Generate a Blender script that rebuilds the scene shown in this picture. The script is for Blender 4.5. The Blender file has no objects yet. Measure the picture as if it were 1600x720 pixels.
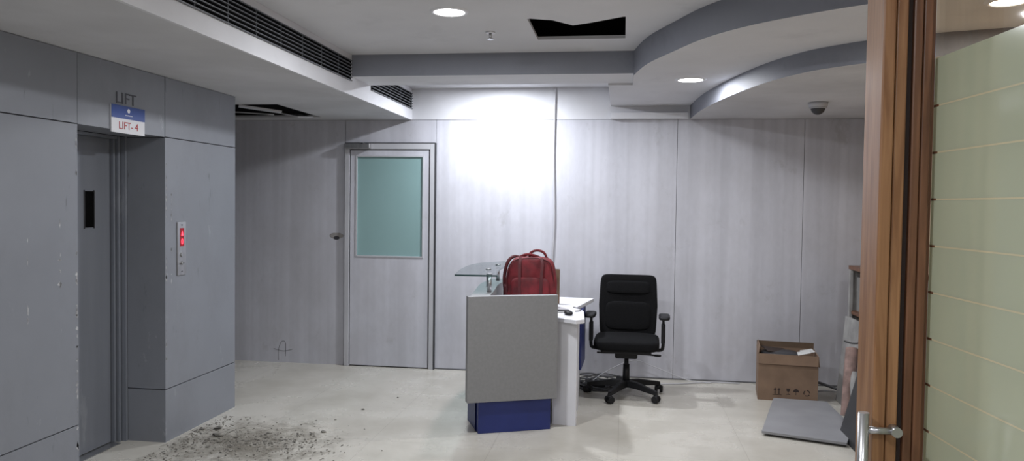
import bpy, bmesh, math, random
from mathutils import Vector, Matrix
random.seed(7)
S = bpy.context.scene
S.view_settings.view_transform = 'Standard'
D = bpy.data

# ---------------------------------------------------------------- materials
def new_mat(name):
    m = D.materials.new(name); m.use_nodes = True
    nt = m.node_tree
    b = nt.nodes['Principled BSDF']
    return m, nt, b

def mat(name, col, rough=0.5, var=0.0, scale=(5,5,5), metal=0.0, col2=None, bump=0.0, detail=4, lo=0.35, hi=0.65, spec=None):
    m, nt, b = new_mat(name)
    c = (*col, 1)
    b.inputs['Roughness'].default_value = rough
    b.inputs['Metallic'].default_value = metal
    if spec is not None: b.inputs['Specular IOR Level'].default_value = spec
    if col2 is None:
        col2 = tuple(max(0, x*(1-var)) for x in col)
    tc = nt.nodes.new('ShaderNodeTexCoord'); mp = nt.nodes.new('ShaderNodeMapping')
    mp.inputs['Scale'].default_value = scale
    nt.links.new(tc.outputs['Object'], mp.inputs[0])
    n = nt.nodes.new('ShaderNodeTexNoise'); n.inputs['Scale'].default_value = 1.0; n.inputs['Detail'].default_value = detail
    nt.links.new(mp.outputs[0], n.inputs['Vector'])
    r = nt.nodes.new('ShaderNodeValToRGB')
    r.color_ramp.elements[0].position = lo; r.color_ramp.elements[1].position = hi
    r.color_ramp.elements[0].color = (*col2, 1); r.color_ramp.elements[1].color = c
    nt.links.new(n.outputs['Fac'], r.inputs[0]); nt.links.new(r.outputs[0], b.inputs['Base Color'])
    if bump:
        bp = nt.nodes.new('ShaderNodeBump'); bp.inputs['Strength'].default_value = bump; bp.inputs['Distance'].default_value = 0.01
        nt.links.new(n.outputs['Fac'], bp.inputs['Height']); nt.links.new(bp.outputs[0], b.inputs['Normal'])
    return m

def scuffs(m, scale, col, lo, hi, detail=6, amt=1.0, off=0.0, rough=0.65):
    nt = m.node_tree; b = nt.nodes['Principled BSDF']
    src = b.inputs['Base Color'].links[0].from_socket
    tc = nt.nodes.new('ShaderNodeTexCoord'); mp = nt.nodes.new('ShaderNodeMapping'); mp.inputs['Scale'].default_value = scale
    mp.inputs['Location'].default_value = (off,off*0.7,off*1.3)
    nt.links.new(tc.outputs['Object'], mp.inputs[0])
    n = nt.nodes.new('ShaderNodeTexNoise'); n.inputs['Scale'].default_value = 1; n.inputs['Detail'].default_value = detail; n.inputs['Roughness'].default_value = rough
    nt.links.new(mp.outputs[0], n.inputs['Vector'])
    mr = nt.nodes.new('ShaderNodeMapRange'); mr.inputs['From Min'].default_value = lo; mr.inputs['From Max'].default_value = hi
    mr.inputs['To Max'].default_value = amt
    nt.links.new(n.outputs['Fac'], mr.inputs[0])
    mx = nt.nodes.new('ShaderNodeMix'); mx.data_type='RGBA'
    nt.links.new(mr.outputs[0], mx.inputs[0]); nt.links.new(src, mx.inputs[6]); mx.inputs[7].default_value = (*col,1)
    nt.links.new(mx.outputs[2], b.inputs['Base Color'])

def emis(name, col, s):
    m, nt, b = new_mat(name)
    b.inputs['Base Color'].default_value = (*col, 1)
    b.inputs['Emission Color'].default_value = (*col, 1)
    b.inputs['Emission Strength'].default_value = s
    return m

def laminate(name, a, c2, sx=9.0):
    m, nt, b = new_mat(name)
    b.inputs['Roughness'].default_value = 0.5
    tc = nt.nodes.new('ShaderNodeTexCoord')
    mp = nt.nodes.new('ShaderNodeMapping'); mp.inputs['Scale'].default_value = (sx, sx, 0.22)
    nt.links.new(tc.outputs['Object'], mp.inputs[0])
    n1 = nt.nodes.new('ShaderNodeTexNoise'); n1.inputs['Scale'].default_value = 1.2; n1.inputs['Detail'].default_value = 1.5; n1.inputs['Distortion'].default_value = 0.4
    nt.links.new(mp.outputs[0], n1.inputs['Vector'])
    mp2 = nt.nodes.new('ShaderNodeMapping'); mp2.inputs['Scale'].default_value = (20, 20, 9)
    nt.links.new(tc.outputs['Object'], mp2.inputs[0])
    n2 = nt.nodes.new('ShaderNodeTexNoise'); n2.inputs['Scale'].default_value = 1.6; n2.inputs['Detail'].default_value = 5
    nt.links.new(mp2.outputs[0], n2.inputs['Vector'])
    mx = nt.nodes.new('ShaderNodeMath'); mx.operation = 'MULTIPLY_ADD'
    mx.inputs[1].default_value = 0.25; nt.links.new(n2.outputs['Fac'], mx.inputs[0])
    m7 = nt.nodes.new('ShaderNodeMath'); m7.operation = 'MULTIPLY'; m7.inputs[1].default_value = 0.75
    nt.links.new(n1.outputs['Fac'], m7.inputs[0]); nt.links.new(m7.outputs[0], mx.inputs[2])
    r = nt.nodes.new('ShaderNodeValToRGB')
    r.color_ramp.elements[0].position = 0.36; r.color_ramp.elements[1].position = 0.64
    r.color_ramp.elements[0].color = (*c2, 1); r.color_ramp.elements[1].color = (*a, 1)
    nt.links.new(mx.outputs[0], r.inputs[0]); nt.links.new(r.outputs[0], b.inputs['Base Color'])
    return m

M_lam = laminate('back_wall_laminate', (0.555,0.555,0.605), (0.475,0.475,0.52), 10)
scuffs(M_lam, (0.9,0.9,0.7), (0.37,0.36,0.38), 0.46, 0.75, 5, 0.7)
scuffs(M_lam, (4,4,3), (0.30,0.29,0.29), 0.60, 0.70, 9, 0.35, 3.1, 0.7)
M_upper = mat('painted_plaster_wall', (0.64,0.64,0.67), 0.7, 0.12, (2,2,2))
M_joint = mat('joint_grey', (0.11,0.11,0.115), 0.9, 0.2)
M_dark = mat('joint_dark', (0.035,0.035,0.04), 0.9, 0.2)
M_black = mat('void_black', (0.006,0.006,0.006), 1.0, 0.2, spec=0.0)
M_ceil = mat('ceiling_paint', (0.68,0.68,0.71), 0.8, 0.10, (1.5,1.5,1.5))
M_ceil_old = mat('ceiling_paint_stained', (0.61,0.61,0.635), 0.8, 0.16, (1.6,1.6,1.6))
scuffs(M_ceil, (2.5,2.5,2.5), (0.42,0.42,0.44), 0.56, 0.80, 8, 0.5)
scuffs(M_ceil_old, (1.5,1.5,1.5), (0.42,0.41,0.42), 0.50, 0.75, 8, 0.6)
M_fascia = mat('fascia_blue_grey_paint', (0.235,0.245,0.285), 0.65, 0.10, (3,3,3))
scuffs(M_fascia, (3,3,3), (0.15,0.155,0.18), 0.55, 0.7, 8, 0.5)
M_lift = mat('lift_panel_grey_laminate', (0.235,0.247,0.278), 0.42, 0.12, (1.3,1.3,1.3), detail=6)
scuffs(M_lift, (2,2,1.2), (0.17,0.175,0.19), 0.50, 0.72, 8, 0.5, 11.0, 0.7)
scuffs(M_lift, (7,7,3.2), (0.42,0.43,0.46), 0.645, 0.69, 8, 0.35)
scuffs(M_lift, (9,16,3.0), (0.08,0.08,0.09), 0.65, 0.70, 8, 0.45, 7.3)
M_liftdoor = mat('lift_door_metal', (0.25,0.265,0.30), 0.38, 0.12, (8,8,0.6), metal=0.35)
scuffs(M_liftdoor, (6,6,2.0), (0.42,0.43,0.46), 0.62, 0.69, 8, 0.35, 2.0)
M_steel = mat('brushed_steel', (0.50,0.50,0.51), 0.3, 0.15, (40,40,4), metal=0.9)
M_darkmetal = mat('dark_metal', (0.06,0.06,0.065), 0.5, 0.2, metal=0.3)
M_doorframe = mat('door_aluminium', (0.52,0.52,0.55), 0.45, 0.1, (3,3,3), metal=0.15)
M_teal = mat('teal_frosted_glass', (0.25,0.385,0.385), 0.3, 0.12, (1,1,0.6))
M_grey = mat('desk_grey_laminate', (0.235,0.235,0.24), 0.5, 0.08, (60,60,60))
M_blue = mat('desk_blue_plinth', (0.015,0.028,0.16), 0.45, 0.3, (3,3,3))
M_white = mat('desk_white_laminate', (0.74,0.74,0.78), 0.4, 0.05)
M_black_fabric = mat('chair_black_fabric', (0.008,0.008,0.009), 0.9, 0.4, (150,150,150), bump=0.2, spec=0.15)
M_black_plastic = mat('chair_black_plastic', (0.012,0.012,0.014), 0.5, 0.2, spec=0.3)
M_red = mat('bag_red_fabric', (0.18,0.011,0.018), 0.75, 0.55, (12,12,12), bump=0.5)
M_red2 = mat('bag_dark_red_trim', (0.085,0.006,0.010), 0.7, 0.3, (20,20,20))
M_card = mat('cardboard', (0.23,0.15,0.10), 0.85, 0.22, (6,6,6))
M_card_in = mat('cardboard_inside', (0.15,0.10,0.065), 0.9, 0.2, (6,6,6))
M_ink = mat('dark_ink', (0.035,0.022,0.018), 0.8, 0.1)
M_paper = mat('paper', (0.6,0.6,0.59), 0.8, 0.1)
M_rub = mat('rubble', (0.31,0.29,0.255), 0.95, 0.75, (25,25,25))
M_board = mat('grey_board', (0.28,0.28,0.295), 0.55, 0.15, (4,4,4))
M_offwhite = mat('old_offwhite_board', (0.36,0.35,0.34), 0.7, 0.35, (7,7,7))
M_pink = mat('pinkish_plaster_roll', (0.30,0.20,0.175), 0.8, 0.5, (12,12,12))
M_beige = mat('beige_wall_paint', (0.55,0.42,0.29), 0.8, 0.1, (2,2,2))
M_cable = mat('cable_grey', (0.10,0.10,0.105), 0.6, 0.3)
M_redled = emis('red_led', (1.0,0.03,0.05), 5)
M_reddark = emis('display_red', (0.25,0.0,0.01), 0.3)
M_lamp = emis('lamp_disc', (1.0,0.99,0.96), 14)
M_signblue = mat('sign_blue', (0.03,0.07,0.28), 0.5, 0.1)
M_signwhite = mat('sign_white', (0.75,0.75,0.78), 0.5, 0.05)
M_signred = mat('sign_red', (0.45,0.02,0.02), 0.5, 0.1)
M_letters = mat('lift_letter_dark', (0.06,0.06,0.075), 0.5, 0.1)

def wood(name, a, b2):
    m, nt, b = new_mat(name)
    b.inputs['Roughness'].default_value = 0.38
    tc = nt.nodes.new('ShaderNodeTexCoord'); mp = nt.nodes.new('ShaderNodeMapping'); mp.inputs['Scale'].default_value = (28,28,1.6)
    nt.links.new(tc.outputs['Object'], mp.inputs[0])
    n = nt.nodes.new('ShaderNodeTexNoise'); n.inputs['Scale'].default_value = 1.5; n.inputs['Detail'].default_value = 7; n.inputs['Distortion'].default_value = 1.2
    nt.links.new(mp.outputs[0], n.inputs['Vector'])
    r = nt.nodes.new('ShaderNodeValToRGB'); r.color_ramp.elements[0].position = 0.36; r.color_ramp.elements[1].position = 0.66
    r.color_ramp.elements[0].color = (*b2,1); r.color_ramp.elements[1].color = (*a,1)
    nt.links.new(n.outputs['Fac'], r.inputs[0]); nt.links.new(r.outputs[0], b.inputs['Base Color'])
    return m
M_wood = wood('teak_light', (0.34,0.175,0.08), (0.21,0.095,0.04))
M_wood2 = wood('teak_dark', (0.20,0.09,0.045), (0.10,0.042,0.020))

def floor_mat():
    m, nt, b = new_mat('vitrified_floor_tiles')
    tc = nt.nodes.new('ShaderNodeTexCoord')
    br = nt.nodes.new('ShaderNodeTexBrick'); br.offset = 0.0
    br.inputs['Scale'].default_value = 1.0
    br.inputs['Brick Width'].default_value = 0.8; br.inputs['Row Height'].default_value = 0.8
    br.inputs['Mortar Size'].default_value = 0.0018
    br.inputs['Color1'].default_value = (0.565,0.54,0.485,1); br.inputs['Color2'].default_value = (0.55,0.525,0.47,1)
    br.inputs['Mortar'].default_value = (0.40,0.37,0.33,1)
    nt.links.new(tc.outputs['Object'], br.inputs['Vector'])
    n = nt.nodes.new('ShaderNodeTexNoise'); n.inputs['Scale'].default_value = 1.6; n.inputs['Detail'].default_value = 9; n.inputs['Roughness'].default_value = 0.62
    nt.links.new(tc.outputs['Object'], n.inputs['Vector'])
    r = nt.nodes.new('ShaderNodeValToRGB'); r.color_ramp.elements[0].position = 0.35; r.color_ramp.elements[1].position = 0.6
    r.color_ramp.elements[0].color = (0.78,0.77,0.75,1); r.color_ramp.elements[1].color = (1,1,1,1)
    nt.links.new(n.outputs['Fac'], r.inputs[0])
    mx = nt.nodes.new('ShaderNodeMix'); mx.data_type='RGBA'; mx.blend_type='MULTIPLY'; mx.inputs[0].default_value = 1
    nt.links.new(br.outputs['Color'], mx.inputs[6]); nt.links.new(r.outputs[0], mx.inputs[7])
    nt.links.new(mx.outputs[2], b.inputs['Base Color'])
    mr = nt.nodes.new('ShaderNodeMapRange'); mr.inputs['To Min'].default_value = 0.38; mr.inputs['To Max'].default_value = 0.18
    nt.links.new(n.outputs['Fac'], mr.inputs[0]); nt.links.new(mr.outputs[0], b.inputs['Roughness'])
    return m
M_floor = floor_mat()

def dust_mat():
    m = D.materials.new('floor_dust'); m.use_nodes = True; nt = m.node_tree; nt.nodes.clear()
    o = nt.nodes.new('ShaderNodeOutputMaterial'); t = nt.nodes.new('ShaderNodeBsdfTransparent'); d = nt.nodes.new('ShaderNodeBsdfDiffuse')
    d.inputs[0].default_value = (0.19,0.17,0.14,1)
    tc = nt.nodes.new('ShaderNodeTexCoord')
    n = nt.nodes.new('ShaderNodeTexNoise'); n.inputs['Scale'].default_value = 6; n.inputs['Detail'].default_value = 13; n.inputs['Roughness'].default_value = 0.78
    nt.links.new(tc.outputs['Object'], n.inputs['Vector'])
    g = nt.nodes.new('ShaderNodeTexGradient'); g.gradient_type = 'SPHERICAL'
    mp = nt.nodes.new('ShaderNodeMapping'); mp.inputs['Scale'].default_value = (1.1,1.15,1); nt.links.new(tc.outputs['Object'], mp.inputs[0]); nt.links.new(mp.outputs[0], g.inputs[0])
    a = nt.nodes.new('ShaderNodeMath'); a.operation='ADD'; nt.links.new(n.outputs['Fac'], a.inputs[0]); 
    gm = nt.nodes.new('ShaderNodeMath'); gm.operation='MULTIPLY'; gm.inputs[1].default_value = 0.34; nt.links.new(g.outputs['Fac'], gm.inputs[0]); nt.links.new(gm.outputs[0], a.inputs[1])
    mr = nt.nodes.new('ShaderNodeMapRange'); mr.inputs['From Min'].default_value = 0.60; mr.inputs['From Max'].default_value = 0.95; mr.inputs['To Max'].default_value = 0.75
    nt.links.new(a.outputs[0], mr.inputs[0])
    gate = nt.nodes.new('ShaderNodeMapRange'); gate.inputs['From Max'].default_value = 0.3; nt.links.new(g.outputs['Fac'], gate.inputs[0])
    mu = nt.nodes.new('ShaderNodeMath'); mu.operation='MULTIPLY'; nt.links.new(mr.outputs[0], mu.inputs[0]); nt.links.new(gate.outputs[0], mu.inputs[1])
    mx = nt.nodes.new('ShaderNodeMixShader'); nt.links.new(mu.outputs[0], mx.inputs[0]); nt.links.new(t.outputs[0], mx.inputs[1]); nt.links.new(d.outputs[0], mx.inputs[2])
    nt.links.new(mx.outputs[0], o.inputs[0]); return m
M_dust = dust_mat()

def clear_glass(name, tint=(0.93,0.96,0.93)):
    m = D.materials.new(name); m.use_nodes = True; nt = m.node_tree; nt.nodes.clear()
    o = nt.nodes.new('ShaderNodeOutputMaterial'); t = nt.nodes.new('ShaderNodeBsdfTransparent'); gl = nt.nodes.new('ShaderNodeBsdfGlossy')
    t.inputs[0].default_value = (*tint,1); gl.inputs['Roughness'].default_value = 0.03
    lw = nt.nodes.new('ShaderNodeLayerWeight'); lw.inputs[0].default_value = 0.5
    pw = nt.nodes.new('ShaderNodeMath'); pw.operation='POWER'; pw.inputs[1].default_value = 5; nt.links.new(lw.outputs['Facing'], pw.inputs[0])
    ma = nt.nodes.new('ShaderNodeMath'); ma.operation='MULTIPLY_ADD'; ma.inputs[1].default_value = 0.9; ma.inputs[2].default_value = 0.04; nt.links.new(pw.outputs[0], ma.inputs[0])
    mx = nt.nodes.new('ShaderNodeMixShader')
    nt.links.new(ma.outputs[0], mx.inputs[0]); nt.links.new(t.outputs[0], mx.inputs[1]); nt.links.new(gl.outputs[0], mx.inputs[2])
    nt.links.new(mx.outputs[0], o.inputs[0]); return m
M_glass = clear_glass('clear_glass', (0.96,0.90,0.80))
M_tglass = clear_glass('table_glass', (0.72,0.80,0.80))
def frosted(name, col, vary=0.9):
    m = D.materials.new(name); m.use_nodes = True; nt = m.node_tree; nt.nodes.clear()
    o = nt.nodes.new('ShaderNodeOutputMaterial'); d = nt.nodes.new('ShaderNodeBsdfDiffuse'); t = nt.nodes.new('ShaderNodeBsdfTranslucent')
    gl = nt.nodes.new('ShaderNodeBsdfGlossy'); gl.inputs['Roughness'].default_value = 0.10
    tc = nt.nodes.new('ShaderNodeTexCoord'); n = nt.nodes.new('ShaderNodeTexNoise'); n.inputs['Scale'].default_value = 3
    nt.links.new(tc.outputs['Object'], n.inputs['Vector'])
    r = nt.nodes.new('ShaderNodeValToRGB'); r.color_ramp.elements[0].color = (*[x*vary for x in col],1); r.color_ramp.elements[1].color = (*col,1)
    nt.links.new(n.outputs['Fac'], r.inputs[0])
    for s in (d,t): nt.links.new(r.outputs[0], s.inputs[0])
    a = nt.nodes.new('ShaderNodeMixShader'); a.inputs[0].default_value = 0.5
    nt.links.new(d.outputs[0], a.inputs[1]); nt.links.new(t.outputs[0], a.inputs[2])
    c = nt.nodes.new('ShaderNodeMixShader'); c.inputs[0].default_value = 0.10
    nt.links.new(a.outputs[0], c.inputs[1]); nt.links.new(gl.outputs[0], c.inputs[2]); nt.links.new(c.outputs[0], o.inputs[0])
    return m
M_frost = frosted('frosted_green_film', (0.73,0.77,0.615), 0.84)
M_line = frosted('film_cream_line', (0.98,0.91,0.66))

# ---------------------------------------------------------------- geometry helpers
def group(name, loc=(0,0,0), rz=0.0):
    e = D.objects.new(name, None); e.empty_display_size = 0.1
    e.location = loc; e.rotation_euler = (0,0,rz)
    S.collection.objects.link(e); return e

def finish(name, me, mats, parent=None, smooth=False):
    o = D.objects.new(name, me); S.collection.objects.link(o)
    for m in (mats if isinstance(mats,(list,tuple)) else [mats]): me.materials.append(m)
    if smooth:
        for p in me.polygons: p.use_smooth = True
    if parent: o.parent = parent
    return o

def add_box(bm, a, b, mi=0):
    vs = [bm.verts.new((x,y,z)) for x in (a[0],b[0]) for y in (a[1],b[1]) for z in (a[2],b[2])]
    fs = [(0,1,3,2),(4,6,7,5),(0,4,5,1),(2,3,7,6),(0,2,6,4),(1,5,7,3)]
    for f in fs:
        fc = bm.faces.new([vs[i] for i in f]); fc.material_index = mi
    return vs

def boxes(name, lst, mats, parent=None, bevel=0.0):
    bm = bmesh.new()
    for t in lst:
        add_box(bm, t[0], t[1], t[2] if len(t) > 2 else 0)
    bmesh.ops.recalc_face_normals(bm, faces=bm.faces)
    me = D.meshes.new(name); bm.to_mesh(me); bm.free()
    o = finish(name, me, mats, parent)
    if bevel:
        md = o.modifiers.new('bev','BEVEL'); md.width = bevel; md.segments = 3; md.limit_method='ANGLE'
    return o
def box(name, a, b, m, parent=None, bevel=0.0):
    return boxes(name, [(a,b)], m, parent, bevel)

def prism(name, pts, z0, z1, mats, parent=None, sidefn=None, bevel=0):
    bm = bmesh.new()
    lo = [bm.verts.new((p[0],p[1],z0)) for p in pts]; hi = [bm.verts.new((p[0],p[1],z1)) for p in pts]
    bm.faces.new(lo); bm.faces.new(hi)
    n = len(pts)
    for i in range(n):
        f = bm.faces.new([lo[i],lo[(i+1)%n],hi[(i+1)%n],hi[i]])
        if sidefn: f.material_index = sidefn(i)
    bmesh.ops.recalc_face_normals(bm, faces=bm.faces)
    me = D.meshes.new(name); bm.to_mesh(me); bm.free()
    o = finish(name, me, mats, parent)
    if bevel:
        md = o.modifiers.new('bev','BEVEL'); md.width = bevel; md.segments = 2; md.limit_method='ANGLE'
    return o

def catmull(P, n=8):
    out = []
    Q = [P[0]] + list(P) + [P[-1]]
    for i in range(1, len(Q)-2):
        for k in range(n):
            t = k/n
            r = []
            for d in range(len(P[0])):
                p0,p1,p2,p3 = (Q[i-1][d],Q[i][d],Q[i+1][d],Q[i+2][d])
                r.append(0.5*((2*p1)+(-p0+p2)*t+(2*p0-5*p1+4*p2-p3)*t*t+(-p0+3*p1-3*p2+p3)*t**3))
            out.append(tuple(r))
    out.append(tuple(P[-1])); return out

def cyl(name, p0, p1, r, m, parent=None, r2=None, seg=24):
    p0 = Vector(p0); p1 = Vector(p1); d = p1-p0
    bm = bmesh.new()
    mt = Matrix.Translation((p0+p1)/2) @ d.to_track_quat('Z','Y').to_matrix().to_4x4()
    bmesh.ops.create_cone(bm, cap_ends=True, segments=seg, radius1=r, radius2=r if r2 is None else r2, depth=d.length, matrix=mt)
    for f in bm.faces: f.smooth = len(f.verts) == 4
    me = D.meshes.new(name); bm.to_mesh(me); bm.free()
    return finish(name, me, m, parent)

def tube(name, pts, r, m, parent=None, smooth=True, cyc=False):
    cu = D.curves.new(name,'CURVE'); cu.dimensions='3D'; cu.bevel_depth = r; cu.bevel_resolution = 3; cu.use_fill_caps = True
    P = catmull(pts, 6) if smooth else pts
    sp = cu.splines.new('POLY'); sp.points.add(len(P)-1)
    for i,p in enumerate(P): sp.points[i].co = (*p,1)
    sp.use_cyclic_u = cyc
    o = D.objects.new(name, cu); S.collection.objects.link(o); cu.materials.append(m)
    if parent: o.parent = parent
    return o

def superell(name, c, rad, e1, e2, m, parent=None, rot=(0,0,0), nu=32, nv=48, fn=None):
    def sp(v,e): return math.copysign(abs(v)**e, v)
    bm = bmesh.new(); rows=[]
    for i in range(1,nu):
        th = -math.pi/2 + math.pi*i/nu; row=[]
        for j in range(nv):
            ph = 2*math.pi*j/nv
            x = sp(math.cos(th),e1)*sp(math.cos(ph),e2); y = sp(math.cos(th),e1)*sp(math.sin(ph),e2); z = sp(math.sin(th),e1)
            if fn: x,y,z = fn(x,y,z)
            row.append(bm.verts.new((x*rad[0],y*rad[1],z*rad[2])))
        rows.append(row)
    for i in range(len(rows)-1):
        for j in range(nv):
            bm.faces.new([rows[i][j],rows[i][(j+1)%nv],rows[i+1][(j+1)%nv],rows[i+1][j]])
    bm.faces.new(rows[0][::-1]); bm.faces.new(rows[-1])
    me = D.meshes.new(name); bm.to_mesh(me); bm.free()
    o = finish(name, me, m, parent, True); o.location = c; o.rotation_euler = rot
    return o

def text(name, body, loc, rot, size, m, parent=None, ext=0.001, align='CENTER', sx=1.0):
    cu = D.curves.new(name,'FONT'); cu.body = body; cu.size = size; cu.extrude = ext; cu.align_x = align; cu.align_y='CENTER'
    o = D.objects.new(name, cu); S.collection.objects.link(o); cu.materials.append(m)
    o.location = loc; o.rotation_euler = rot; o.scale = (sx,1,1)
    if parent: o.parent = parent
    return o

# ---------------------------------------------------------------- levels
ZL, ZM, ZH = 2.33, 2.45, 2.62
YB = 7.0
YN = -1.6
XR = 2.2

box('floor', (-6.0,YN,-0.1), (4.2,YB+0.1,0.0), M_floor)

# ---------------------------------------------------------------- back wall (panelled)
g = group('wall_back', (0,YB,0))
box('wall_core', (-6.0,0.012,0), (XR+0.1,0.15,2.8), M_joint, g)
xs = [-6.0,-4.85,-3.74,-2.605]
pl = []
G = 0.002
for a,b in zip(xs[:-1], xs[1:]): pl.append(((a+G,0,0.0),(b-G,0.012,ZL-G)))
xr = [-1.725,-0.62,0.475,1.56,XR]
for a,b in zip(xr[:-1], xr[1:]): pl.append(((a+G,0,0.0),(b-G,0.012,ZL-G)))
pl.append(((-2.605+G,0,2.115),(-1.725-G,0.012,ZL-G)))
boxes('laminate_panels', pl, M_lam, g)
boxes('upper_panels', [((-1.96,0.0,ZL+G),(-0.62-G,0.012,ZH)),((-0.62+G,0.0,ZL+G),(0.6,0.012,ZH))], M_upper, g)
tube('wall_conduit', [(-0.62,-0.012,2.615),(-0.625,-0.012,2.0),(-0.612,-0.012,1.4),(-0.63,-0.012,0.95)], 0.009, M_doorframe, g)
boxes('ledge_trim', [((-0.115,-0.05,ZL),(0.56,-0.001,ZL+0.055))], M_ceil, g)
tube('scribble_mark', [(-3.27,0.0,0.02),(-3.27,0.0,0.12),(-3.24,0.0,0.20),(-3.2,0.0,0.19),(-3.20,0.0,0.06)], 0.0022, M_joint, g)
tube('scribble_mark_b', [(-3.32,0.0,0.13),(-3.22,0.0,0.11),(-3.13,0.0,0.13)], 0.0022, M_joint, g)
superell('lock_hole', (-2.69,-0.001,1.215), (0.030,0.003,0.018), 0.9, 0.9, M_dark, g, nu=8, nv=12)
superell('lock_hole_rim', (-2.69,0.0,1.235), (0.07,0.002,0.03), 1, 1, mat('scratched_filler',(0.33,0.31,0.30),0.8,0.3,(20,20,20)), g, nu=8, nv=14)
boxes('baseboard_back', [((-1.72,YB-0.006,0.0),(XR-0.01,YB-0.001,0.010))], M_joint)

# ---------------------------------------------------------------- door
g = group('door_1', (0,YB,0))
x0,x1 = -2.60,-1.73
boxes('door_frame', [((x0,-0.035,0),(x0+0.045,0.011,2.11)),((x1-0.045,-0.035,0),(x1,0.011,2.11)),((x0+0.045,-0.035,2.055),(x1-0.045,0.011,2.11))], M_doorframe, g, 0.003)
boxes('gap_dark_line', [((x1-0.056,-0.012,0.012),(x1-0.046,0.011,2.05)),((x0+0.046,-0.012,2.046),(x1-0.046,0.011,2.0545)),((x1+0.0005,-0.038,0),(x1+0.010,-0.002,2.115)),((x0+0.0455,-0.012,0.012),(x0+0.052,0.011,2.05)),((x0,-0.037,2.111),(x1,-0.002,2.118))], M_dark, g)  # dark joint lines around the leaf and frame
lx0,lx1 = x0+0.053,x1-0.057
wx0,wx1,wz0,wz1 = lx0+0.065,lx1-0.06,1.055,1.985
boxes('door_leaf', [((lx0,-0.022,0.012),(lx1,0.01,wz0-0.012)),((lx0,-0.022,wz1+0.012),(lx1,0.01,2.045)),((lx0,-0.022,wz0-0.012),(wx0-0.012,0.01,wz1+0.012)),((wx1+0.012,-0.022,wz0-0.012),(lx1,0.01,wz1+0.012))], M_lam, g)
boxes('door_glass_bead', [((wx0-0.012,-0.028,wz0-0.012),(wx1+0.012,0.0,wz0)),((wx0-0.012,-0.028,wz1),(wx1+0.012,0.0,wz1+0.012)),((wx0-0.012,-0.028,wz0),(wx0,0.0,wz1)),((wx1,-0.028,wz0),(wx1+0.012,0,wz1))], M_doorframe, g)
box('door_glass', (wx0,-0.012,wz0), (wx1,-0.004,wz1), M_teal, g)
boxes('door_closer', [((x0+0.01,-0.085,2.06),(x0+0.26,-0.037,2.105))], M_steel, g, 0.006)
boxes('door_closer_arm', [((x0+0.18,-0.10,2.1),(x0+0.20,-0.04,2.112))], M_darkmetal, g)

# ---------------------------------------------------------------- lift wall
XW = -2.87
YO0, YO1, YE = 3.72, 4.51, 5.40
ZO = 1.95; ZK = 0.34
g = group('wall_left', (0,0,0))
box('core_near', (-3.9,YN,0), (XW-0.012,YO0-0.004,ZL-0.004), M_dark, g)
box('core_far', (-3.9,YO1+0.012,0), (XW-0.012,YE-0.012,ZL-0.004), M_dark, g)
box('core_header', (-3.9,YO0-0.004,ZO+0.01), (XW-0.012,YO1+0.012,ZL-0.004), M_dark, g)
j = 0.003
P = []
for a,b in ((YN,-0.1),(-0.1,1.2),(1.2,2.46),(2.46,YO0)):
    for c,d in ((0,ZK),(ZK,ZO),(ZO,ZL)):
        P.append(((XW-0.012,a+j,c+(j if c else 0)),(XW,b-j if b!=YO0 else b,d-j)))
P.append(((XW-0.012,YO0+j,ZO),(XW,YO1-j,ZL-j)))
for c,d in ((0,ZK),(ZK,ZO),(ZO,ZL)):
    P.append(((XW-0.012,YO1 if c<ZO else YO1+j,c+(j if c else 0)),(XW,YE,d-j)))
    P.append(((-3.9,YE-0.012,c+(j if c else 0)),(XW-0.0121,YE,d-j)))
for c,d in ((0,ZK),(ZK,ZO)):
    P.append(((-3.13,YO1,c+(j if c else 0)),(XW-0.0121,YO1+0.012,d-j)))
    P.append(((-3.13,YO0-0.004,c+(j if c else 0)),(XW-0.0121,YO0,d-j)))
P.append(((-3.13,YO0+j,ZO),(XW-0.0121,YO1-j,ZO+0.01)))
boxes('lift_cladding', P, M_lift, g)
bm = bmesh.new()
def chipstrip(x, y, z0, z1, w, n):
    for i in range(n):
        z = random.uniform(z0,z1); h = random.uniform(0.008,0.06); ww = random.uniform(0.003,w)
        pts = [(y+random.uniform(-0.3,0.3)*ww, z), (y-ww+random.uniform(-0.002,0.002), z+h*0.4), (y-ww*0.3, z+h), (y+ww*0.4, z+h*0.6)]
        f = bm.faces.new([bm.verts.new((x+0.0008,p[0],p[1])) for p in pts])
chipstrip(XW, YO0-0.008, 0.1, 1.9, 0.016, 30)
chipstrip(XW, YO1+0.014, 0.4, 1.8, 0.012, 22)
chipstrip(XW, YO1+0.07, 0.9, 1.6, 0.010, 10)
chipstrip(XW, YO0-0.13, 1.05, 1.4, 0.025, 6)
chipstrip(XW, YO0-0.35, 0.9, 1.4, 0.012, 4)
me = D.meshes.new('edge_chips'); bm.to_mesh(me); bm.free(); finish('edge_chips', me, mat('chipped_laminate',(0.52,0.52,0.54),0.8,0.75,(30,30,30)), g)

g = group('wall_niche', (0,0,0))
box('niche_side_wall', (-6.0,YE,0), (-5.9,YB-0.01,2.6), M_upper, g)
box('niche_front_wall', (-5.9,YE-0.1,0), (-3.9,YE,2.33), M_lift, g)

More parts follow.
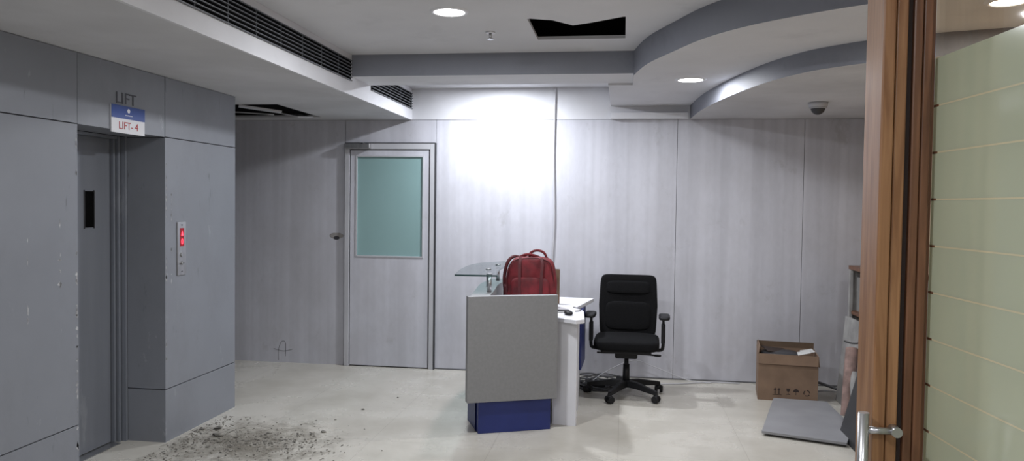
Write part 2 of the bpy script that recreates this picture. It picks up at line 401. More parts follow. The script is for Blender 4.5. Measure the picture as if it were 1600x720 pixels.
g = group('lift_door', (0,0,0))
XD = -3.20
boxes('lift_door_leaves', [((XD-0.03,YO0+0.0,0.01),(XD,4.435,ZO-0.02))], M_liftdoor, g)
boxes('lift_door_frame', [((XD-0.03,4.442,0.0),(XD+0.022,4.458,ZO)),((XD-0.03,4.465,0.0),(XD+0.04,4.482,ZO)),((XD-0.03,4.489,0.0),(XD+0.069,4.509,ZO)),((XD-0.03,YO0-0.0,ZO-0.018),(XD+0.05,4.44,ZO-0.001))], M_liftdoor, g)
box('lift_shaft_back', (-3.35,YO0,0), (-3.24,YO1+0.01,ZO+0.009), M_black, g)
box('lift_sill', (XD,YO0+0.002,0.0), (XD+0.07,4.44,0.006), M_steel, g)
box('vision_panel', (XD,4.205,1.38), (XD+0.003,4.285,1.60), M_black, g)
boxes('vision_panel_rim', [((XD,4.199,1.374),(XD+0.005,4.205,1.606)),((XD,4.285,1.374),(XD+0.005,4.291,1.606))], M_darkmetal, g)

g = group('lift_sign', (XW,0,0))
RX = (math.pi/2,0,math.pi/2)
text('lift_letters', 'LIFT', (0.001,4.125,2.132), RX, 0.092, M_letters, g, 0.002, sx=1.15)
box('plate_white', (0.001,3.985,1.935), (0.008,4.29,2.092), M_signwhite, g)
box('plate_blue', (0.008,3.985,2.018), (0.0095,4.29,2.092), M_signblue, g)
superell('round_mark', (0.010,4.137,2.066), (0.0012,0.013,0.013), 1, 1, M_signwhite, g, nu=8, nv=16)
boxes('mark_bar', [((0.0095,4.105,2.037),(0.0105,4.17,2.041))], M_signwhite, g)
text('plate_text', 'LIFT- 4', (0.009,4.137,1.976), RX, 0.062, M_signred, g, 0.0006)

g = group('lift_call_panel', (XW,4.685,1.235))
box('steel_plate', (0.001,-0.05,-0.175), (0.008,0.05,0.175), M_steel, g, 0.003)
box('display', (0.008,-0.022,0.015), (0.010,0.022,0.135), M_reddark, g)
text('display_digit', '0', (0.0105,0,0.045), RX, 0.05, M_redled, g, 0.0008)
bm = bmesh.new()
vs = [bm.verts.new((0.0112,y,z)) for y,z in ((-0.013,0.085),(0.013,0.085),(0.0,0.12))]; bm.faces.new(vs)
me = D.meshes.new('arrow'); bm.to_mesh(me); bm.free(); finish('display_arrow', me, M_redled, g)
cyl('call_button', (0.008,0,-0.04), (0.016,0,-0.04), 0.016, M_steel, g)
cyl('key_switch', (0.008,0,-0.095), (0.02,0,-0.095), 0.012, M_steel, g)
cyl('key_slot', (0.02,0,-0.095), (0.021,0,-0.095), 0.004, M_dark, g)
for z in (-0.15,0.155): cyl('screw', (0.008,0,z), (0.010,0,z), 0.005, M_darkmetal, g, seg=12)

# ---------------------------------------------------------------- ceiling
g = group('ceiling', (0,0,0))
hx0,hx1,hy0,hy1 = -3.75,-2.75,5.85,6.75
XS = -1.96
boxes('low_ceiling_left', [((-6,YN,ZL),(XS-0.02,hy0,ZL+0.02)),((-6,hy1,ZL),(XS-0.02,YB,ZL+0.02)),((-6,hy0,ZL),(hx0,hy1,ZL+0.02)),((hx1,hy0,ZL),(XS-0.02,hy1,ZL+0.02))], M_ceil_old, g)
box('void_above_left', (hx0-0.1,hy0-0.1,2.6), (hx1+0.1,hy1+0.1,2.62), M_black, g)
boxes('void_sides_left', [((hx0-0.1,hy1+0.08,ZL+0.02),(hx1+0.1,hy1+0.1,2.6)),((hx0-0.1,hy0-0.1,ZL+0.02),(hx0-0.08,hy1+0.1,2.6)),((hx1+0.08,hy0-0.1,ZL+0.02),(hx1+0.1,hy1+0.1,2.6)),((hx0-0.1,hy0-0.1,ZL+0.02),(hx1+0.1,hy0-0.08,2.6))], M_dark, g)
boxes('soffit_face', [((XS-0.02,YN,ZL),(XS,YB,ZH))], M_ceil, g)
ax0,ax1,ay0,ay1 = -0.56,0.0,4.42,4.98
boxes('main_ceiling', [((XS,YN,ZH),(ax0,YB,ZH+0.02)),((ax1,YN,ZH),(4.2,YB,ZH+0.02)),((ax0,YN,ZH),(ax1,ay0,ZH+0.02)),((ax0,ay1,ZH),(ax1,YB,ZH+0.02))], M_ceil, g)
prism('sagging_board', [(-0.55,4.421),(-0.42,4.47),(-0.31,4.61),(-0.2,4.55),(-0.01,4.421)], ZH+0.001, ZH+0.012, M_ceil, g)
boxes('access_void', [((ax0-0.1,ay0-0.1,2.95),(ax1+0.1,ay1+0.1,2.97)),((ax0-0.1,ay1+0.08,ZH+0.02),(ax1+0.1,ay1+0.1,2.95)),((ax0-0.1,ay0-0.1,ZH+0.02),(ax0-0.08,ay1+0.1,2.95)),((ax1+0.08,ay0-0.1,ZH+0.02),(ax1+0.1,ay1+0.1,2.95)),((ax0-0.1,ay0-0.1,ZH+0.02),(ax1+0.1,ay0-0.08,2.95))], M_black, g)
YF,YBk = 5.38,5.80
def beam_side(i): return 1 if i==0 else 0
prism('beam', [(XS,YF),(0.06,YF),(0.06,YBk),(XS,YBk)], ZM+0.015, ZH, [M_ceil,M_fascia], g, beam_side)
C1 = catmull([(0.06,YF),(0.14,4.95),(0.287,4.54),(0.42,4.22),(0.60,3.96),(0.824,3.75),(1.10,3.56),(1.5,3.40),(2.2,3.28),(4.2,3.2)], 7)
pts = [(-0.12,YB),(-0.12,YBk),(0.0601,YBk)] + C1 + [(4.2,YB)]
nC = len(C1)
prism('curved_soffit_mid', pts, ZM, ZH, [M_ceil,M_fascia], g, lambda i: 1 if 3 <= i < 3+nC-1 else 0)
C2 = catmull([(0.58,YB),(0.61,6.4),(0.68,5.85),(0.77,5.375),(0.88,4.95),(1.018,4.63),(1.16,4.45),(1.34,4.31),(1.7,4.15),(2.3,4.05),(4.2,4.0)], 7)
pts2 = C2 + [(4.2,YB)]
prism('curved_soffit_low', pts2, ZL, ZM, [M_ceil_old,M_fascia], g, lambda i: 1 if i < len(C2)-1 else 0)
def slab(name, c, size, rot, m):
    o = box(name, tuple(-s/2 for s in size), tuple(s/2 for s in size), m, g)
    o.location = c; o.rotation_euler = rot; return o
slab('broken_tile', (-3.02,6.10,2.325), (0.34,0.26,0.012), (0.06,0.10,0.5), M_ceil_old)
slab('broken_tile_b', (-3.45,6.1,2.35), (0.3,0.30,0.012), (-0.12,0.15,0.2), M_ceil_old)
slab('broken_tile_c', (-2.87,6.50,2.32), (0.2,0.20,0.010), (0.1,0.2,-0.3), M_ceil)
slab('broken_tile_d', (-3.30,6.45,2.335), (0.40,0.16,0.010), (0.1,0.05,0.15), M_ceil_old)

# grille
g = group('air_vent_grille', (XS,0,0))
zb,zt = 2.432,2.572
L = [((0.0005,YN+0.1,zb),(0.003,YF-0.02,zt),1),((0.0005,YBk+0.01,zb),(0.003,YB-0.02,zt),1)]
n=6
for k in range(n+1):
    z = zb + (zt-zb)*k/n
    for a,b in ((YN+0.1,YF-0.02),(YBk+0.01,YB-0.02)):
        L.append(((0.002,a,z-0.0028),(0.014,b,z+0.0028),0))
y = YN+0.1
while y < YB-0.02:
    if not (YF-0.02 < y < YBk+0.01):
        L.append(((0.002,y,zb),(0.008,y+0.004,zt),0))
    y += 0.30
boxes('grille_slats', L, [mat('grille_grey',(0.12,0.125,0.14),0.5,0.1), M_black], g)

# ---------------------------------------------------------------- downlights
def downlight(x,y,z,p,r=0.085,col=(0.94,0.962,1.0)):
    g = group('ceiling_downlight', (x,y,z))
    bm = bmesh.new()
    prof = [(r,-0.004),(r+0.004,-0.010),(r+0.018,-0.008),(r+0.024,0.0)]
    N=40; rings=[]
    for pr in prof: rings.append([bm.verts.new((pr[0]*math.cos(2*math.pi*i/N),pr[0]*math.sin(2*math.pi*i/N),pr[1])) for i in range(N)])
    for a in range(len(rings)-1):
        for i in range(N): bm.faces.new([rings[a][i],rings[a][(i+1)%N],rings[a+1][(i+1)%N],rings[a+1][i]])
    me = D.meshes.new('rim'); bm.to_mesh(me); bm.free(); finish('rim', me, M_white, g, True)
    cyl('lamp_lens', (0,0,-0.0005), (0,0,-0.006), r, M_lamp, g, seg=40)
    ld = D.lights.new('downlight_lamp','AREA'); ld.shape='DISK'; ld.size = 2*r*0.9; ld.energy = p; ld.color = col
    lo = D.objects.new('lamp', ld); S.collection.objects.link(lo); lo.parent = g; lo.location = (0,0,-0.012)
downlight(-0.97,4.21,ZH,31)
downlight(0.46,5.56,ZM,20)
downlight(-1.08,6.42,ZH,44,0.07,col=(0.90,0.94,1.0))
downlight(1.62,3.58,ZM,14,0.07)
downlight(-0.9,1.2,ZH,30)  # from here down: unseen downlights, added to light the near end of the room
downlight(0.4,0.2,ZH,16)
downlight(-1.0,-0.9,ZH,20)
downlight(2.9,1.2,ZH,16)

g = group('fire_sprinkler', (-0.83,4.74,ZH))
cyl('escutcheon', (0,0,-0.008), (0,0,0), 0.03, M_white, g)
cyl('stem', (0,0,-0.04), (0,0,-0.008), 0.009, M_steel, g)
cyl('deflector', (0,0,-0.045), (0,0,-0.04), 0.02, M_steel, g)

g = group('dome_security_camera', (1.41,5.93,ZL))
cyl('mount_base', (0,0,-0.035), (0,0,0), 0.065, M_doorframe, g, r2=0.07, seg=32)
superell('smoked_dome', (0,0,-0.035), (0.052,0.052,0.055), 1, 1, M_darkmetal, g, nu=16, nv=24)
cyl('dome_ring', (0,0,-0.045), (0,0,-0.035), 0.06, M_doorframe, g, seg=32)

# ---------------------------------------------------------------- other walls
g = group('wall_right', (XR,0,0))
box('beige_wall', (0.0,3.4,0), (0.12,YB,2.33), M_beige, g)
box('beige_wall_far', (1.9,YN,0), (2.0,3.4,ZH), M_beige, g)
box('beige_wall_return', (0.12,3.4,0), (1.9,3.5,2.6), M_beige, g)
box('wall_near', (-6.0,YN-0.1,0), (4.2,YN,ZH), M_upper)

# ---------------------------------------------------------------- glass partition with wooden post
g = group('wooden_door_post', (0,0,0))
ZP = 2.618
boxes('post_light', [((0.649,2.08,0),(0.680,2.22,ZP)),((0.683,2.086,0),(0.711,2.22,ZP))], M_wood, g, 0.004)
boxes('post_groove', [((0.680,2.095,0),(0.683,2.2,ZP)),((0.711,2.11,0),(0.728,2.2,ZP))], M_ink, g)
boxes('post_dark', [((0.728,2.095,0),(0.750,2.22,ZP)),((0.753,2.10,0),(0.776,2.22,ZP))], M_wood2, g, 0.004)
boxes('post_inner', [((0.750,2.11,0),(0.753,2.2,ZP)),((0.776,2.125,0),(0.790,2.22,ZP))], M_wood2, g)
hr = 0.0135
cyl('pull_handle', (0.622,2.062,0.42), (0.622,2.062,1.03), hr, M_steel, g)
for z in (0.985,0.47):
    cyl('handle_stub', (0.622,2.062,z), (0.700,2.062,z), 0.009, M_steel, g)
    cyl('handle_rose', (0.700,2.048,z), (0.700,2.088,z), 0.013, M_steel, g)

g = group('glass_partition', (0.793,2.13,0), math.radians(4.8))
box('glass_pane', (0.0,-1.6,0.02), (0.008,0.0,ZH-0.02), M_glass, g)
zs = 1.818; fl=[]; ln=[]
top = 1.94
z1 = top; k=0
while z1 > 0.1:
    z0 = zs-0.12*k
    fl.append(((-0.002,-1.6,z0+0.002),(-0.0005,-0.004,z1)))
    ln.append(((-0.002,-1.6,z0-0.002),(-0.0005,-0.004,z0+0.002)))
    z1 = z0-0.002; k+=1
boxes('frosted_film', fl, M_frost, g); boxes('film_lines', ln, M_line, g)
boxes('film_line_ticks', [((-0.0026,-0.03,zs-0.12*k-0.003),(-0.002,-0.004,zs-0.12*k+0.003)) for k in range(14)], M_wood2, g)
boxes('partition_rails', [((-0.02,-1.6,0.0),(0.03,-0.01,0.02)),((-0.02,-1.6,ZH-0.02),(0.03,-0.01,ZH)),((-0.02,-1.66,0),(0.03,-1.6,ZH))], M_wood2, g)

# ---------------------------------------------------------------- reception desk
g = group('reception_desk', (0,0,0))
P0 = Vector((-1.005,5.00)); P1 = Vector((-0.425,5.25)); d = (P1-P0).normalized(); nrm = Vector((-d.y,d.x))
def q(p): return (p.x,p.y)
prism('end_panel_grey', [q(P0),q(P1),q(P1+nrm*0.06),q(P0+nrm*0.06)], 0.22, 0.935, M_grey, g, bevel=0.002)
a0 = P0+d*0.085+nrm*0.03; a1 = P1-d*0.035+nrm*0.03
prism('plinth_blue', [q(a0),q(a1),q(a1+nrm*0.35),q(a0+nrm*0.35)], 0.0, 0.22, M_blue, g, bevel=0.002)
Lc = catmull([(-1.005,5.06),(-1.05,5.5),(-1.09,5.95),(-1.06,6.35)], 6)
Rc = catmull([(-0.90,6.36),(-0.945,5.95),(-0.91,5.5),(-0.88,5.12)], 6)
prism('counter_wall', Lc+Rc, 0.22, 0.93, M_grey, g)
prism('counter_plinth', [(x+0.04,y+0.3 if i==0 else y) for i,(x,y) in enumerate(Lc)]+[(x-0.02,y) for x,y in Rc[:-4]], 0.0, 0.22, M_blue, g)
wt = [(-0.9,5.20),(-0.44,5.36),(-0.30,5.26),(-0.245,5.32),(-0.27,5.72),(-0.335,5.95),(-0.225,6.55),(-0.86,6.60),(-0.90,5.95)]
prism('worktop_white', wt, 0.735, 0.765, M_white, g, bevel=0.004)
prism('support_white', [(-0.47,5.40),(-0.30,5.36),(-0.295,5.385),(-0.465,5.425)], 0, 0.735, M_white, g)
prism('support_side', [(-0.325,5.392),(-0.305,5.388),(-0.31,5.9),(-0.33,5.9)], 0, 0.735, M_white, g)
prism('modesty_blue', [(-0.322,5.92),(-0.295,5.92),(-0.285,6.35),(-0.312,6.35)], 0.28, 0.735, M_blue, g)
prism('support_back', [(-0.8,6.4),(-0.33,6.4),(-0.33,6.43),(-0.8,6.43)], 0, 0.735, M_white, g)
gl = catmull([(-0.86,5.30),(-0.915,5.7),(-0.92,6.1),(-0.84,6.42)],6)
gr = catmull([(-1.02,6.62),(-1.2,6.3),(-1.215,5.8),(-1.16,5.28)],6)
prism('glass_shelf', gl+gr, 1.045, 1.057, M_tglass, g)
prism('glass_shelf_edge', [(-1.16,5.278),(-0.86,5.298),(-0.86,5.2995),(-1.16,5.2797)], 1.045, 1.057, mat('glass_edge_dark',(0.03,0.06,0.06),0.2,0.1), g)
for (x,y) in ((-0.925,5.36),(-1.0,5.75),(-1.0,6.2)):
    cyl('steel_standoff', (x,y,0.93), (x,y,1.045), 0.016, M_steel, g)
    cyl('standoff_cap', (x,y,1.057), (x,y,1.064), 0.02, M_steel, g)

g = group('computer_mouse', (-0.37,5.5,0.766), 0.3)
superell('mouse_body', (0,0,0.014), (0.03,0.05,0.016), 0.8, 0.9, M_black_plastic, g, nu=12, nv=20)
g = group('notebook', (-0.42,5.64,0.766), 0.2)
box('notebook_cover', (-0.06,-0.05,0), (0.05,0.05,0.012), M_black_plastic, g, 0.002)
box('notebook_pages', (-0.055,-0.052,0.002), (0.048,0.045,0.010), M_paper, g)
g = group('desk_cable', (0,0,0))
tube('cable', [(-0.33,5.66,0.771),(-0.30,5.70,0.771),(-0.30,5.8,0.771),(-0.36,5.9,0.771)], 0.003, M_black_plastic, g)

# ---------------------------------------------------------------- backpack
g = group('red_backpack', (-0.688,5.86,0.767), math.radians(4))
def bagfn(x,y,z):
    t = (z+1)/2
    w = 1.0 - 0.20*max(0,t-0.55)**1.3/0.45**1.3
    dd = 1.0 - 0.25*t
    wob = 0.015*math.sin(5*z+3*x)
    return (x*w + 0.05*t + wob, y*dd + 0.03*math.sin(4*x+2*z), z - 0.05*max(0,t-0.8)*(x+1))
superell('bag_body', (0,0,0.195), (0.198,0.130,0.195), 0.36, 0.5, M_red, g, fn=bagfn)
superell('front_pocket', (0.0,-0.108,0.125), (0.145,0.05,0.115), 0.4, 0.5, M_red, g)
superell('side_pocket', (-0.175,0,0.10), (0.035,0.085,0.085), 0.5, 0.7, M_red2, g)
superell('side_pocket_b', (0.170,0,0.10), (0.030,0.085,0.085), 0.5, 0.7, M_red, g)
tube('zipper', [(-0.17,-0.09,0.12),(-0.175,-0.10,0.24),(-0.14,-0.10,0.35),(-0.03,-0.085,0.380),(0.07,-0.085,0.378),(0.15,-0.095,0.34),(0.18,-0.09,0.2),(0.175,-0.08,0.12)], 0.004, M_red2, g)
def strap(name, pts, w, th, parent, m):
    P = catmull(pts, 8); bm = bmesh.new(); rows=[]
    for i,p in enumerate(P):
        p = Vector(p); a = Vector(P[max(0,i-1)]); b = Vector(P[min(len(P)-1,i+1)]); t = (b-a).normalized()
        side = Vector((1,0,0)) if abs(t.x) < 0.8 else Vector((0,1,0))
        side = (side - t*side.dot(t)).normalized(); n = t.cross(side)
        rows.append([bm.verts.new(p+side*sx*w/2+n*sn*th/2) for sx,sn in ((-1,-1),(1,-1),(1,1),(-1,1))])
    for i in range(len(rows)-1):
        for k in range(4): bm.faces.new([rows[i][k],rows[i][(k+1)%4],rows[i+1][(k+1)%4],rows[i+1][k]])
    bm.faces.new(rows[0]); bm.faces.new(rows[-1][::-1]); bmesh.ops.recalc_face_normals(bm, faces=bm.faces)
    me = D.meshes.new(name); bm.to_mesh(me); bm.free(); return finish(name, me, m, parent, False)
strap('compression_strap', [(-0.075,-0.09,0.385),(-0.08,-0.125,0.33),(-0.078,-0.160,0.21),(-0.078,-0.165,0.06)], 0.022, 0.006, g, M_red2)
strap('compression_strap_b', [(0.085,-0.09,0.382),(0.09,-0.125,0.33),(0.085,-0.160,0.21),(0.085,-0.165,0.06)], 0.022, 0.006, g, M_red2)
tube('top_handle', [(-0.01,-0.01,0.375),(-0.005,-0.012,0.415),(0.045,-0.015,0.437),(0.10,-0.012,0.418),(0.125,-0.01,0.365)], 0.010, M_red, g)
tube('shoulder_strap', [(-0.06,0.07,0.36),(-0.13,0.03,0.385),(-0.18,0.0,0.34),(-0.205,0.0,0.22),(-0.195,0.03,0.08)], 0.013, M_red2, g)
tube('shoulder_strap_b', [(-0.09,0.0,0.38),(-0.03,-0.02,0.405),(0.03,-0.02,0.395),(0.08,-0.01,0.375)], 0.012, M_red, g)
g = group('brown_folder', (-0.545,6.12,0.767), 1.5)
box('folder_sleeve', (-0.012,-0.06,0), (0.010,0.09,0.27), M_card, g, 0.003)
box('folder_sheets', (-0.008,-0.058,0.01), (0.006,0.088,0.275), M_card_in, g)

# ---------------------------------------------------------------- office chair
g = group('office_chair', (0.055,6.33,0), math.radians(-2))
superell('seat_cushion', (0,-0.02,0.445), (0.262,0.25,0.052), 0.45, 0.35, M_black_fabric, g)
box('seat_pan', (-0.2,-0.2,0.375), (0.2,0.2,0.405), M_black_plastic, g, 0.01)
def backfn(x,y,z):
    w = 1.0 - 0.05*abs(z)
    return (x*w, y + 0.35*(x*x) * -1 + 0.25*z*z*-0.5, z)
superell('backrest', (0,0.245,0.71), (0.245,0.042,0.262), 0.18, 0.25, M_black_fabric, g, rot=(-0.10,0,0), fn=backfn)
superell('headrest_pad', (0,0.225,0.865), (0.185,0.028,0.055), 0.4, 0.4, M_black_fabric, g, rot=(-0.12,0,0))
superell('lumbar_pad', (0,0.195,0.63), (0.19,0.022,0.12), 0.4, 0.4, M_black_fabric, g, rot=(-0.10,0,0))
box('back_bracket', (-0.04,0.10,0.36), (0.04,0.29,0.385), M_black_plastic, g, 0.006)
box('back_spine', (-0.035,0.275,0.37), (0.035,0.30,0.72), M_black_plastic, g, 0.006)
for s,nm in ((-1,'left'),(1,'right')):
    tube('arm_bracket_'+nm, [(s*0.16,0.0,0.385),(s*0.27,0.0,0.385),(s*0.292,0.0,0.42),(s*0.292,0.0,0.52)], 0.014, M_black_plastic, g)
    box('arm_post_'+nm, (s*0.292-0.016,-0.035,0.44), (s*0.292+0.016,0.035,0.60), M_black_plastic, g, 0.008)
    box('arm_inner_'+nm, (s*0.292-0.010,-0.022,0.58), (s*0.292+0.010,0.022,0.648), M_black_plastic, g, 0.004)
    superell('arm_pad_'+nm, (s*0.298,-0.02,0.660), (0.045,0.125,0.018), 0.5, 0.5, M_black_plastic, g, nu=14, nv=28)
box('tilt_mechanism', (-0.09,-0.11,0.32), (0.09,0.12,0.378), M_black_plastic, g, 0.015)
tube('height_lever', [(0.08,-0.02,0.35),(0.16,-0.03,0.35),(0.235,-0.03,0.345)], 0.007, M_black_plastic, g)
superell('lever_paddle', (0.25,-0.03,0.345), (0.03,0.018,0.008), 0.6, 0.6, M_black_plastic, g, nu=8, nv=16)
tube('tilt_lever', [(-0.08,-0.02,0.35),(-0.16,-0.03,0.35),(-0.24,-0.03,0.35)], 0.007, M_black_plastic, g)
cyl('gas_column', (0,0,0.13), (0,0,0.33), 0.018, M_black_plastic, g)
cyl('column_sleeve', (0,0,0.10), (0,0,0.26), 0.030, M_black_plastic, g, r2=0.026)
cyl('base_hub', (0,0,0.075), (0,0,0.13), 0.05, M_black_plastic, g, r2=0.038)
for k in range(5):
    a = math.radians(-112 + 72*k)
    ca,sa = math.cos(a),math.sin(a)
    bm = bmesh.new(); rows=[]
    for t,w,zc,h in ((0.03,0.032,0.103,0.028),(0.12,0.028,0.103,0.025),(0.22,0.023,0.090,0.020),(0.32,0.019,0.078,0.015)):
        c = Vector((ca*t,sa*t,zc)); sd = Vector((-sa,ca,0))
        rows.append([bm.verts.new(c+sd*w*x+Vector((0,0,h*z))) for x,z in ((-1,-1),(1,-1),(0.7,1),(-0.7,1))])
    for i in range(3):
        for m_ in range(4): bm.faces.new([rows[i][m_],rows[i][(m_+1)%4],rows[i+1][(m_+1)%4],rows[i+1][m_]])
    bm.faces.new(rows[0]); bm.faces.new(rows[-1][::-1]); bmesh.ops.recalc_face_normals(bm, faces=bm.faces)
    me = D.meshes.new('leg'); bm.to_mesh(me); bm.free(); o = finish('base_leg_%d'%(k+1), me, M_black_plastic, g)
    md = o.modifiers.new('b','BEVEL'); md.width=0.004; md.segments=2
    c = Vector((ca*0.315,sa*0.315,0)); ang = a + 1.1 + k*0.7
    ax = Vector((math.cos(ang),math.sin(ang),0))
    cyl('caster_stem_%d'%(k+1), (c.x,c.y,0.05), (c.x,c.y,0.078), 0.008, M_black_plastic, g, seg=12)
    for s in (-1,1):
        p = c+ax*s*0.010; r_ = c+ax*s*0.033
        cyl('caster_wheel_%d_%s'%(k+1,'a' if s<0 else 'b'), (p.x,p.y,0.0315), (r_.x,r_.y,0.0315), 0.031, M_black_plastic, g, r2=0.026, seg=20)
    superell('caster_hood_%d'%(k+1), (c.x,c.y,0.047), (0.024,0.024,0.02), 0.7, 0.9, M_black_plastic, g, nu=8, nv=14)

# floor cables
g = group('floor_cables', (0,0,0))
for k in range(9):
    pts=[]; x = -0.23+random.uniform(-0.06,0.05); y = 6.62+random.uniform(-0.1,0.1)
    ph = random.uniform(0,6)
    for i in range(12):
        pts.append((x+0.16*math.cos(ph+i*0.9)*(0.6+0.07*k)+0.012*i, y+0.13*math.sin(ph+i*0.9), 0.006+0.008*k*(0.5+0.5*math.sin(i))))
    tube('cable_loop_%d'%(k+1), pts, 0.0055, M_cable, g)
tube('long_cable', [(-0.1,6.6,0.008),(0.3,6.75,0.006),(0.55,6.82,0.006),(0.8,6.93,0.006),(1.05,6.93,0.006)], 0.006, M_doorframe, g)
tube('rising_cable', [(-0.25,6.6,0.03),(-0.1,6.85,0.09),(0.12,6.93,0.17),(0.3,6.95,0.12),(0.6,6.92,0.02),(0.8,6.9,0.006)], 0.004, M_doorframe, g)
box('power_strip', (-0.36,6.50,0.0), (-0.12,6.55,0.035), M_black_plastic, g, 0.006)

# ---------------------------------------------------------------- cardboard box
g = group('cardboard_box', (1.36,6.55,0.001), math.radians(-7))
w,dp,h,t = 0.228,0.175,0.375,0.005
boxes('box_walls', [((-w,-dp,0),(w,-dp+t,h)),((-w,dp-t,0),(w,dp,h)),((-w,-dp+t,0),(-w+t,dp-t,h)),((w-t,-dp+t,0),(w,dp-t,h)),((-w+t,-dp+t,0),(w-t,dp-t,t))], M_card, g)
def flap(name, c, size, rot, m=M_card):
    o = box(name, size[0], size[1], m, g); o.location = c; o.rotation_euler = rot
flap('flap_back', (0,dp,h), ((-w,0,-0.002),(w,0.05,0.002)), (math.radians(95),0,0), M_card_in)
flap('flap_front', (0,-dp-0.001,h), ((-w,-0.08,-0.002),(w,0,0.002)), (math.radians(84),0,0))
flap('flap_left', (-w,0,h), ((-0.06,-dp,-0.002),(0,dp,0.002)), (0,math.radians(100),0))
flap('flap_right', (w,0,h), ((0,-dp,-0.002),(0.09,dp,0.002)), (0,math.radians(84),0))
superell('dark_bundle', (-0.05,0.02,0.325), (0.16,0.13,0.05), 0.6, 0.6, M_darkmetal, g, nu=8, nv=12)
for k in range(2):
    o = box('paper_sheet_%d'%(k+1), (-0.05,-0.035,-0.001), (0.05,0.035,0.001), M_paper, g); o.location=(0.13+0.03*k,-0.04+0.03*k,0.377+0.008*k); o.rotation_euler=(0.2,-0.25+0.1*k,0.3*k)
flap('dark_sheet', (-0.08,0.03,0.375), ((-0.1,-0.07,-0.002),(0.1,0.07,0.002)), (0.15,0.12,0.4), M_ink)
bm = bmesh.new(); yy = -dp-0.0008
def pq(pts):
    bm.faces.new([bm.verts.new((x,yy,z)) for x,z in pts])
bz=0.055
for cx in (-0.095,-0.065):
    pq([(cx-0.004,bz),(cx+0.004,bz),(cx+0.004,bz+0.035),(cx-0.004,bz+0.035)])
    pq([(cx-0.012,bz+0.033),(cx+0.012,bz+0.033),(cx,bz+0.052)])
pq([(-0.115,bz-0.008),(-0.045,bz-0.008),(-0.045,bz-0.004),(-0.115,bz-0.004)])
pq([(-0.01,bz),(0.02,bz),(0.02,bz+0.005),(-0.01,bz+0.005)]); pq([(0.003,bz+0.004),(0.007,bz+0.004),(0.007,bz+0.024),(0.003,bz+0.024)]); pq([(-0.010,bz+0.05),(-0.006,bz+0.028),(0.005,bz+0.022),(0.016,bz+0.028),(0.02,bz+0.05)])
pq([(0.063,bz),(0.067,bz),(0.067,bz+0.03),(0.063,bz+0.03)]); pq([(0.04,bz+0.025),(0.09,bz+0.025),(0.08,bz+0.045),(0.065,bz+0.052),(0.05,bz+0.045)])
for a in range(3):
    t0 = a*2.094
    c=(0.145,bz+0.022); r0,r1=0.018,0.026
    seg=[(c[0]+r1*math.cos(t0+i*0.4),c[1]+r1*math.sin(t0+i*0.4)) for i in range(5)]+[(c[0]+r0*math.cos(t0+i*0.4),c[1]+r0*math.sin(t0+i*0.4)) for i in range(4,-1,-1)]
    pq(seg)
bmesh.ops.recalc_face_normals(bm, faces=bm.faces)
me = D.meshes.new('symbols'); bm.to_mesh(me); bm.free(); finish('handling_symbols', me, M_ink, g)

# ---------------------------------------------------------------- floor board and leftover stack
g = group('loose_floor_panel', (0,0,0))
prism('panel_sheet', [(0.967,5.376),(1.47,5.20),(1.62,5.60),(1.62,6.30),(1.225,6.34)], 0.018, 0.034, M_board, g)
boxes('panel_batten', [((1.1,5.42,0.0),(1.42,5.46,0.018)),((1.25,6.0,0.0),(1.55,6.04,0.018))], M_dark, g)

g = group('leftover_shelf_unit', (0,0,0))
boxes('unit_sides', [((1.87,5.75,0.0),(2.18,5.77,1.06)),((1.87,6.58,0.0),(2.18,6.6,1.06))], M_offwhite, g)
boxes('unit_back', [((2.16,5.77,0.0),(2.18,6.58,1.06))], M_wood2, g)
boxes('unit_shelves', [((1.88,5.77,0.35),(2.16,6.58,0.37)),((1.86,5.77,0.70),(2.16,6.58,0.725)),((1.85,5.72,1.06),(2.185,6.63,1.09))], M_wood2, g)
prism('slanted_strip', [(1.845,6.56),(1.868,6.56),(1.868,6.6),(1.845,6.6)], 0.0, 1.055, M_offwhite, g)
boxes('stored_bundle', [((1.93,5.9,0.726),(2.12,6.3,0.86)),((1.95,5.95,0.371),(2.12,6.4,0.5))], M_card_in, g, 0.01)
boxes('stored_sheets', [((1.90,6.32,0.726),(1.92,6.56,1.0)),((1.93,6.32,0.726),(1.945,6.56,0.96))], M_offwhite, g)
g = group('leaning_boards', (0,0,0))
def lean(name, y0, y1, xb, xt, zt, th, m):
    bm = bmesh.new(); 
    v = [bm.verts.new(p) for p in ((xb,y0,0),(xb+th,y0,0),(xt+th,y0,zt),(xt,y0,zt),(xb,y1,0),(xb+th,y1,0),(xt+th,y1,zt),(xt,y1,zt))]
    for f in ((0,1,2,3),(4,7,6,5),(0,4,5,1),(1,5,6,2),(2,6,7,3),(3,7,4,0)): bm.faces.new([v[i] for i in f])
    me = D.meshes.new(name); bm.to_mesh(me); bm.free(); return finish(name, me, m, g)
lean('board_dark', 4.9, 5.50, 1.50, 1.66, 0.62, 0.02, M_darkmetal)
lean('board_grey', 5.2, 5.9, 1.66, 1.82, 0.75, 0.018, M_board)
lean('board_white', 5.95, 6.5, 1.74, 1.80, 0.69, 0.018, M_offwhite)
lean('board_wood', 5.5, 5.88, 1.72, 1.82, 0.72, 0.016, M_wood2)
g = group('plaster_roll', (0,0,0))
tube('roll', [(1.63,5.78,0.06),(1.66,5.85,0.3),(1.70,5.95,0.52)], 0.045, M_pink, g)
tube('roll_b', [(1.66,5.65,0.05),(1.67,5.75,0.22),(1.69,5.85,0.36)], 0.03, M_offwhite, g)
g = group('loose_wires', (0,0,0))
tube('wire_a', [(1.60,5.8,0.60),(1.66,5.8,0.585),(1.72,5.82,0.59),(1.80,5.85,0.63)], 0.006, M_cable, g)
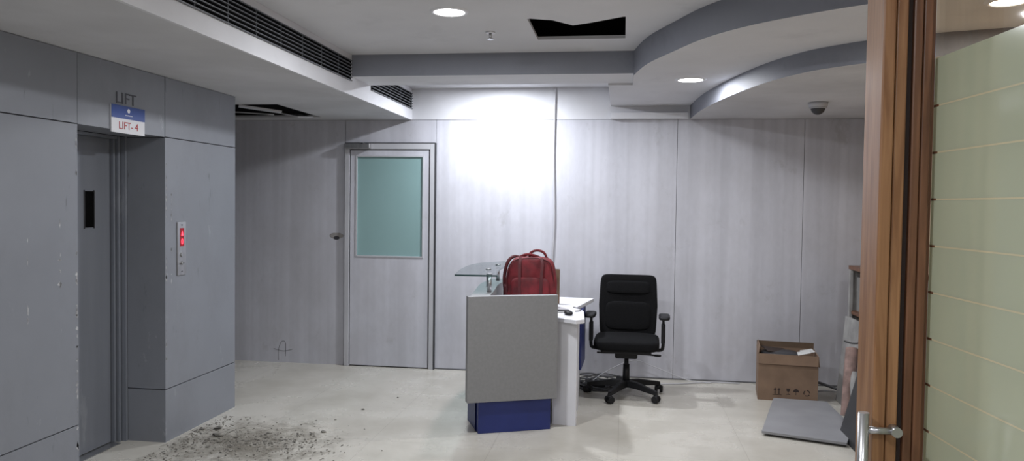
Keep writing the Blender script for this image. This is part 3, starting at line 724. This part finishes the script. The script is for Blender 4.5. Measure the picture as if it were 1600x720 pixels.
tube('wire_b', [(1.55,6.75,0.012),(1.65,6.8,0.07),(1.75,6.8,0.05),(1.9,6.7,0.012)], 0.012, M_cable, g)
tube('wire_c', [(1.63,6.7,0.015),(1.7,6.65,0.04),(1.85,6.75,0.008)], 0.008, M_doorframe, g)

# ---------------------------------------------------------------- rubble
g = group('rubble_debris', (-2.38,4.55,0))
bm = bmesh.new()
bm.faces.new([bm.verts.new(p) for p in ((-0.48,-0.85,0.001),(0.92,-0.85,0.001),(0.92,0.84,0.001),(-0.48,0.84,0.001))])
me = D.meshes.new('dust_patch'); bm.to_mesh(me); bm.free(); finish('dust_patch', me, M_dust, g)
bm = bmesh.new()
def chip(x,y,s):
    m = Matrix.Translation((x,y,s*0.2)) @ Matrix.Rotation(random.uniform(0,6.28),4,'Z') @ Matrix.Diagonal((s*random.uniform(0.6,1.4),s*random.uniform(0.5,1),s*random.uniform(0.2,0.4),1))
    r = bmesh.ops.create_icosphere(bm, subdivisions=1, radius=0.6, matrix=m)
    for v in r['verts']:
        v.co += Vector((random.uniform(-1,1),random.uniform(-1,1),random.uniform(-0.6,0.6)))*s*0.15
        v.co.z = max(v.co.z, 0.0005)
for i in range(1900):
    t = random.random()
    if t < 0.5:
        x = random.gauss(0.08,0.25); y = random.gauss(0.06,0.13)
    elif t < 0.75:
        y = random.uniform(-0.5,0.6); x = -0.45+abs(random.gauss(0,0.13))
    else:
        x = random.gauss(-0.05,0.33); y = random.gauss(-0.05,0.34)
    if x < XW+2.38+0.02 or y > 0.78: continue
    s = random.choice([0.003,0.004,0.005,0.006,0.008,0.011,0.014]) if random.random()<0.98 else random.uniform(0.016,0.032)
    chip(x,y,s)
for (x,y,s) in ((-0.24,0.16,0.06),(-0.32,0.30,0.05),(0.48,0.95,0.02),(0.38,0.65,0.015),(0.63,1.35,0.018)): chip(x,y,s)
me = D.meshes.new('chips'); bm.to_mesh(me); bm.free(); finish('chips', me, M_rub, g)

# ---------------------------------------------------------------- world, camera
w = D.worlds.new('World'); S.world = w; w.use_nodes = True
w.node_tree.nodes['Background'].inputs[0].default_value = (0.5,0.52,0.56,1)
w.node_tree.nodes['Background'].inputs[1].default_value = 0.3
cam = D.cameras.new('camera'); co = D.objects.new('camera', cam); S.collection.objects.link(co)
cam.sensor_width = 36; cam.lens = 27; cam.clip_start = 0.05
R = Matrix.Rotation(math.radians(8.15),4,'Z') @ Matrix.Rotation(math.radians(90-1.91),4,'X') @ Matrix.Rotation(0.013,4,'Z')
co.matrix_world = Matrix.Translation((0,0,1.55)) @ R
S.camera = co
